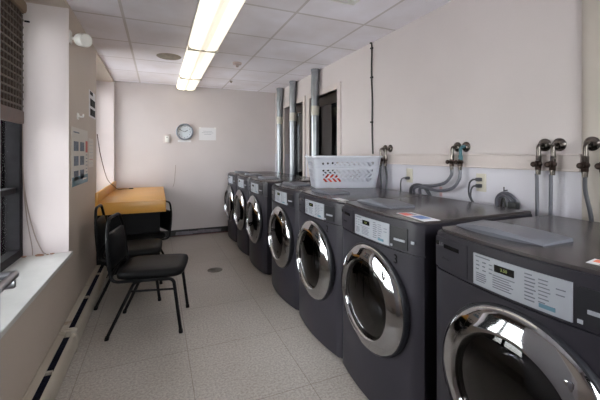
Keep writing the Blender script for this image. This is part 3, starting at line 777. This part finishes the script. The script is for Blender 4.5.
# ------------------------------------------------------------ chairs
def make_chair():
    t = thing('stacking_chair', 'x', 'chair')
    hw = .205
    # continuous frame tubes: back loop, down, forward under the seat, front legs
    bm = bmesh.new()
    loop = [(-.265, -.205, .44), (-.268, -.205, .60), (-.278, -.190, .74), (-.290, -.115, .865), (-.290, .115, .865), (-.278, .190, .74), (-.268, .205, .60), (-.265, .205, .44)]
    pts = [(.215, -hw, .012), (.165, -hw, .415), (-.245, -hw, .415)] + loop[1:-1] + [(-.245, hw, .415), (.165, hw, .415), (.215, hw, .012)]
    full = fillet(pts, .05, 6)
    # leave the front legs as their own parts: cut the path at the seat front
    lo = [p for p in full if p.z > .405]
    tube(bm, lo, .0115, 10); fin('back_frame', bm, M['tubing'], t)
    for s in (-1, 1):
        bm = bmesh.new(); tube(bm, fillet([(.08, s*hw, .413), (.165, s*hw, .413), (.215, s*hw, .012)], .05, 6), .0122, 10); cyl(bm, (.2155, s*hw, .0), (.2135, s*hw, .025), .015, 12)
        fin('leg', bm, M['tubing'], t)
        bm = bmesh.new(); tube(bm, fillet([(-.04, s*(hw-.012), .410), (-.10, s*(hw-.012), .400), (-.275, s*(hw-.0), .012)], .03, 4), .0115, 10); cyl(bm, (-.276, s*hw, .0), (-.270, s*hw, .025), .015, 12)
        fin('leg', bm, M['tubing'], t)
        bm = bmesh.new(); tube(bm, [(-.13, s*(hw-.012), .335), (.172, s*hw, .335)], .008, 8); fin('stretcher', bm, M['tubing'], t)
    # seat
    bm = bmesh.new(); N = 20
    def seat_ring(sx, sy, z): return [bm.verts.new((.0+sx*math.copysign(abs(math.cos(a))**.35, math.cos(a)), sy*math.copysign(abs(math.sin(a))**.35, math.sin(a)), z)) for a in [2*PI*k/48 for k in range(48)]]
    rg = [seat_ring(.215, .205, .425), seat_ring(.228, .218, .432), seat_ring(.232, .222, .455), seat_ring(.226, .216, .475), seat_ring(.19, .18, .486), seat_ring(.10, .10, .490)]
    for A, B in zip(rg[:-1], rg[1:]):
        for k in range(48): bm.faces.new((A[k], A[(k+1) % 48], B[(k+1) % 48], B[k]))
    bm.faces.new(list(reversed(rg[0]))); bm.faces.new(rg[-1])
    fin('seat', bm, M['vinyl'], t, angle=60)
    # backrest pad, follows the loop
    bm = bmesh.new(); cols = []
    def pad(u, v):      # u -1..1 across, v 0..1 up
        z = .50+.255*v; w = .190 if z < .66 else .190-.040*((z-.66)/.14)**1.3
        x = -.264-.020*v
        bulge = .020*(1-abs(u)**4)*(1-abs(2*v-1)**6)
        return x, u*w, z, bulge
    NU, NV = 12, 12; F = []; K = []
    for j in range(NV+1):
        F.append([]); K.append([])
        for i in range(NU+1):
            x, y, z, b = pad(-1+2*i/NU, j/NV)
            F[-1].append(bm.verts.new((x+.012+b, y, z))); K[-1].append(bm.verts.new((x-.010-b*.3, y, z)))
    for j in range(NV):
        for i in range(NU):
            bm.faces.new((F[j][i], F[j][i+1], F[j+1][i+1], F[j+1][i])); bm.faces.new((K[j][i], K[j+1][i], K[j+1][i+1], K[j][i+1]))
    for i in range(NU):
        bm.faces.new((F[0][i], K[0][i], K[0][i+1], F[0][i+1])); bm.faces.new((F[NV][i], F[NV][i+1], K[NV][i+1], K[NV][i]))
    for j in range(NV):
        bm.faces.new((F[j][0], F[j+1][0], K[j+1][0], K[j][0])); bm.faces.new((F[j][NU], K[j][NU], K[j+1][NU], F[j+1][NU]))
    fin('backrest', bm, M['vinyl'], t, angle=50)
    return t
ch = make_chair()
G = 'black stacking chairs'
ch.scale = (1, 1, .96); ch.location = (-.020, 2.815, 0); ch.rotation_euler.z = math.radians(-11)
ch['label'] = 'black vinyl chair with tube legs standing nearest, in the open floor'; ch['group'] = G
c2 = copy_tree(ch); c2.location = (-.195, 3.42, 0); c2.rotation_euler.z = math.radians(-2); c2['label'] = 'black vinyl chair behind the nearest one, its back close to the wall'
c3 = copy_tree(ch); c3.location = (-.165, 4.10, 0); c3.rotation_euler.z = math.radians(180+20); c3['label'] = 'black vinyl chair tucked under the orange counter, back to the washers'
c3.scale = (.93, .93, .86)

# ------------------------------------------------------------ pier items
def paper_on_left(name, y0, y1, z0, z1, m, label, cat):
    t = thing(name, label, cat, (XL, (y0+y1)/2, (z0+z1)/2))
    bm = bmesh.new(); box(bm, 0, .003, -(y1-y0)/2, (y1-y0)/2, -(z1-z0)/2, (z1-z0)/2); fin('sheet', bm, m, t, smooth=False)
    return t
po = paper_on_left('poster', 2.94, 3.55, 1.045, 1.50, M['paper'], 'cream instruction poster with blue pictures and teal foot on the tan pier', 'poster')
def patch(parent, name, y0, y1, z0, z1, m, x=.003):
    bm = bmesh.new(); box(bm, x, x+.001, y0, y1, z0, z1); fin(name, bm, m, parent, smooth=False)
patch(po, 'foot_band', -.303, .303, -.227, -.155, M['teal'])
for c_ in range(2):
    for r_ in range(3): patch(po, 'picture', -.24+c_*.22, -.08+c_*.22, .045-.115*r_, .120-.115*r_, M['print_blue'])
patch(po, 'red_block', .205, .29, .035, .135, M['print_red'])
patch(po, 'heading', -.25, -.05, .185, .195, M['print_blue']); patch(po, 'foot_lettering', .08, .24, -.195, -.185, M['paper'], .004)
for r_ in range(6): patch(po, 'text_line', .215, .28, .01-.03*r_, .016-.03*r_, M['print_blue'])
p2 = paper_on_left('notice_sheet', 3.60, 3.84, 1.17, 1.44, M['paper'], 'faint pale notice sheet to the right of the instruction poster', 'notice')
for r_ in range(7): patch(p2, 'text_line', -.09, .09, .10-.033*r_, .104-.033*r_, M['print_red'] if r_ in (5,) else M['panel'])
p3 = paper_on_left('notice_board', 3.62, 3.96, 1.645, 1.895, M['paper_w'], 'white sign with black pictures high on the tan pier', 'sign')
patch(p3, 'picture', -.12, .02, -.02, .05, M['print_dark']); patch(p3, 'picture', .03, .14, -.02, .05, M['print_dark']); patch(p3, 'picture', -.12, .02, -.11, -.045, M['print_dark']); patch(p3, 'picture', .03, .14, -.11, -.045, M['print_dark'])
patch(p3, 'heading', -.13, .02, .085, .118, M['print_dark'])
# hook
bm = bmesh.new(); box(bm, 0, .006, -.03, .03, -.02, .03, .002); tube(bm, fillet([(.003, 0, .01), (.022, 0, .0), (.038, 0, .0), (.038, 0, .02)], .01), .007, 8)
tag(fin('wall_hook', bm, M['white'], loc=(XL, 3.15, 1.59)), 'small white coat hook above the instruction poster', 'hook')
# alarm strobe / spotlight
sp = thing('wall_sensor', 'white round motion sensor mounted high on the tan pier', 'sensor', (XL, 2.90, 2.14))
bm = bmesh.new(); box(bm, 0, .008, -.03, .03, -.04, .05, .003); fin('mounting_plate', bm, M['white'], sp)
bm = bmesh.new(); cyl(bm, (.005, 0, 0), (.045, -.01, -.005), .012, 12); fin('arm', bm, M['white'], sp)
bm = bmesh.new(); b2 = bmesh.new(); lathe_x(b2, [(0, -.05), (.035, -.05), (.046, -.04), (.05, -.01), (.05, .03), (.043, .042), (.036, .044), (0, .040)], 0, 0, 28)
bmesh.ops.transform(b2, matrix=Matrix.Translation((.085, -.02, -.012)) @ Matrix.Rotation(math.radians(-50), 4, 'Z') @ Matrix.Rotation(math.radians(12), 4, 'Y'), verts=b2.verts); merge(bm, b2)
fin('sensor_head', bm, M['white'], sp)

# ------------------------------------------------------------ back wall items
ck = thing('wall_clock', 'round grey-rimmed wall clock on the back wall', 'clock', (.387, YB, 1.643))
def lathe_y(prof, seg=40):
    b2 = bmesh.new(); lathe_x(b2, prof, 0, 0, seg); bmesh.ops.transform(b2, matrix=Matrix.Rotation(PI/2, 4, 'Z'), verts=b2.verts); return b2
fin('rim', lathe_y([(.120, 0), (.132, -.01), (.132, -.03), (.122, -.038), (.110, -.034), (.106, -.015), (.106, 0)]), M['clock_rim'], ck)
fc = fin('clock_face', lathe_y([(0, -.012), (.107, -.012), (.107, -.001), (0, -.001)]), M['clock_face'], ck)
for nm, a, l, w_ in (('hour_hand', 60, .055, .006), ('minute_hand', -65, .085, .004)):
    a = math.radians(a); bm = bmesh.new(); tube(bm, [(0, -.016, 0), (l*math.sin(a), -.016, l*math.cos(a))], w_/1.6, 6); fin(nm, bm, M['print_dark'], ck)
for h_ in range(12):
    a = math.radians(30*(h_+1)); bt = text_mesh(str(h_+1), .026)
    bmesh.ops.transform(bt, matrix=Matrix.Translation((.086*math.sin(a), -.0135, .086*math.cos(a))) @ Matrix.Rotation(PI/2, 4, 'X'), verts=bt.verts)
    fin('numeral', bt, M['print_dark'], fc, smooth=False)
bm = bmesh.new(); box(bm, -.10, .10, -.004, 0, -.16, -.128); tag(fin('name_plate', bm, M['paper_w'], loc=(.387, YB, 1.643), smooth=False), 'thin grey strip label on the wall under the clock', 'label')
th_ = thing('thermostat', 'small white thermostat with a dark dot on the back wall', 'thermostat', (.129, YB, 1.53))
bm = bmesh.new(); box(bm, -.052, .052, -.006, 0, -.07, .07, .002); fin('back_plate', bm, M['rail'], th_)
bm = bmesh.new(); box(bm, -.030, .030, -.03, -.005, -.052, .045, .004); fin('housing', bm, M['white'], th_)
bm = bmesh.new(); box(bm, -.006, .006, -.032, -.029, .012, .028); fin('button', bm, M['print_dark'], th_)
pn = thing('paper_notice', 'white printed paper notice taped to the right of the clock', 'notice', (.742, YB, 1.62))
bm = bmesh.new(); box(bm, -.134, .134, -.003, 0, -.103, .103); fin('sheet', bm, M['paper_w'], pn, smooth=False)
bm = bmesh.new()
for z, a in ((.04, .07), (.015, .09), (-.01, .06)): box(bm, -a, a, -.004, -.003, z, z+.006)
fin('text_line', bm, M['panel'], pn, smooth=False)
bm = bmesh.new()
for a in (-.12, .12): box(bm, a-.015, a+.015, -.005, -.003, .085, .108)
fin('tape', bm, M['white'], pn, smooth=False)
bm = bmesh.new(); tube(bm, smoothpath([(.255, YB-.002, 1.12), (.248, YB-.002, 1.0), (.235, YB-.002, .85), (.215, YB-.002, .78)], 4), .0035, 6)
tag(fin('thin_wire', bm, M['stain']), 'thin brown wire hanging on back wall just right of the counter', 'wire')

# ------------------------------------------------------------ ceiling items
LX0, LX1 = .262, .548
lights = [(.78, 2.05), (2.06, 3.37), (3.375, 4.71), (4.715, 5.57)]
ll = ['nearest ceiling light, mostly out of the frame', 'long fluorescent ceiling light nearest, running out of the top of the frame', 'middle fluorescent ceiling light of the row', 'short fluorescent ceiling light touching the back wall']
for (a, b), lab in zip(lights, ll):
    t = thing('ceiling_light', lab, 'ceiling light', ((LX0+LX1)/2, (a+b)/2, ZC), 0, 'row of fluorescent ceiling lights')
    h = (b-a)/2; w_ = (LX1-LX0)/2
    bm = bmesh.new(); box(bm, -w_, w_, -h, h, -.02, 0); fin('housing', bm, M['white'], t, smooth=False)
    bm = bmesh.new(); rows = []
    prof = [(-w_+.004, -.018), (-w_+.010, -.050), (-w_+.035, -.066), (-.028, -.074)]
    for s in (1, -1):
        v0 = [bm.verts.new((s*x, -h+.012, z)) for x, z in prof]; v1 = [bm.verts.new((s*x, h-.012, z)) for x, z in prof]
        for i in range(3): bm.faces.new((v0[i], v0[i+1], v1[i+1], v1[i]))
    fin('diffuser', bm, M['diffuser'], t)
    bm = bmesh.new()
    v = [bm.verts.new(p) for p in ((-.028, -h+.012, -.074), (0, -h+.012, -.064), (.028, -h+.012, -.074), (-.028, h-.012, -.074), (0, h-.012, -.064), (.028, h-.012, -.074))]
    bm.faces.new((v[0], v[1], v[4], v[3])); bm.faces.new((v[1], v[2], v[5], v[4])); fin('diffuser_ridge', bm, M['diffuser_mid'], t)
    for s in (-1, 1):
        bm = bmesh.new(); box(bm, -w_, w_, s*h-.012 if s > 0 else -h, s*h if s > 0 else -h+.012, -.078, -.0, .002); fin('end_cap', bm, M['tape'], t)
bm = bmesh.new(); lathe_z(bm, [(0, 0), (.13, 0), (.12, -.006), (.07, -.010), (0, -.011)], 0, 0, 0, 32)
tag(fin('ceiling_speaker', bm, M['stain'], loc=(.112, 3.97, ZC)), 'round brownish ceiling disc left of the fluorescent lights', 'ceiling disc')
bm = bmesh.new(); lathe_z(bm, [(0, 0), (.055, 0), (.05, -.02), (.02, -.028), (.014, -.05), (0, -.05)], 0, 0, 0, 24)
tag(fin('smoke_detector', bm, mat('detector_pink', (.50, .40, .38), .5), loc=(.86, 3.93, ZC)), 'small pinkish detector on ceiling right of the lights', 'detector')
bm = bmesh.new(); lathe_z(bm, [(0, 0), (.022, 0), (.02, -.012), (.008, -.03), (0, -.03)], 0, 0, 0, 16)
tag(fin('sprinkler_head', bm, M['stain'], loc=(.99, 4.93, ZC)), 'tiny sprinkler head on ceiling near the back wall', 'sprinkler')
vt = thing('ceiling_vent', 'white square ceiling vent cut off by the top of the frame', 'vent', (1.16, 1.93, ZC))
bm = bmesh.new()
for a in (.13, .10, .07):
    for (x0, x1, y0, y1) in ((-a, a, -a, -a+.012), (-a, a, a-.012, a), (-a, -a+.012, -a, a), (a-.012, a, -a, a)): box(bm, x0, x1, y0, y1, -.012-(.13-a)*.1, 0)
fin('vent_louvres', bm, M['white'], vt, smooth=False)

# floor drain
dt = thing('floor_drain', 'round brown metal drain cover in the floor between chairs and washers', 'drain', (.585, 3.81, 0))
bm = bmesh.new(); lathe_z(bm, [(0, .004), (.070, .004), (.082, .001), (.082, -.002), (0, -.002)], 0, 0, 0, 32); fin('cover', bm, M['drain'], dt)
bm = bmesh.new(); cyl(bm, (0, 0, .003), (0, 0, .006), .012, 16); fin('screw', bm, M['drain'], dt)

# ------------------------------------------------------------ daylight
w = bpy.data.worlds.new('sky'); sc.world = w; w.use_nodes = True; nt = w.node_tree; nt.nodes.clear()
tc = nt.nodes.new('ShaderNodeTexCoord'); sx = nt.nodes.new('ShaderNodeSeparateXYZ'); rp = nt.nodes.new('ShaderNodeValToRGB')
bg = nt.nodes.new('ShaderNodeBackground'); out = nt.nodes.new('ShaderNodeOutputWorld')
e = rp.color_ramp.elements
e[0].position = .0; e[0].color = (.80, .76, .84, 1); e[1].position = 1; e[1].color = (.84, .86, 1.0, 1)  # lower half brightened to send added light up to the ceiling
q = e.new(.47); q.color = (.62, .62, .60, 1); q = e.new(.52); q.color = (.97, .97, 1.0, 1)
mr = nt.nodes.new('ShaderNodeMapRange'); mr.inputs[1].default_value = -1; mr.inputs[2].default_value = 1
nt.links.new(tc.outputs['Generated'], sx.inputs[0]); nt.links.new(sx.outputs['Z'], mr.inputs[0]); nt.links.new(mr.outputs[0], rp.inputs[0])
nt.links.new(rp.outputs['Color'], bg.inputs['Color']); bg.inputs['Strength'].default_value = 12.5; nt.links.new(bg.outputs[0], out.inputs[0])

# ------------------------------------------------------------ camera
cam = bpy.data.cameras.new('camera'); co = bpy.data.objects.new('camera', cam); COL.objects.link(co)
cam.sensor_width = 36; cam.lens = 36*335/600; cam.clip_start = .02
cam.shift_y = -(200-154)/600
co.location = (0, 0, 1.294)
co.rotation_euler = (PI/2, 0, -math.atan(142/335))
sc.camera = co
vs = sc.view_settings
vs.view_transform = 'Standard'; vs.look = 'None'; vs.gamma = 1; vs.use_curve_mapping = False; vs.exposure = .2
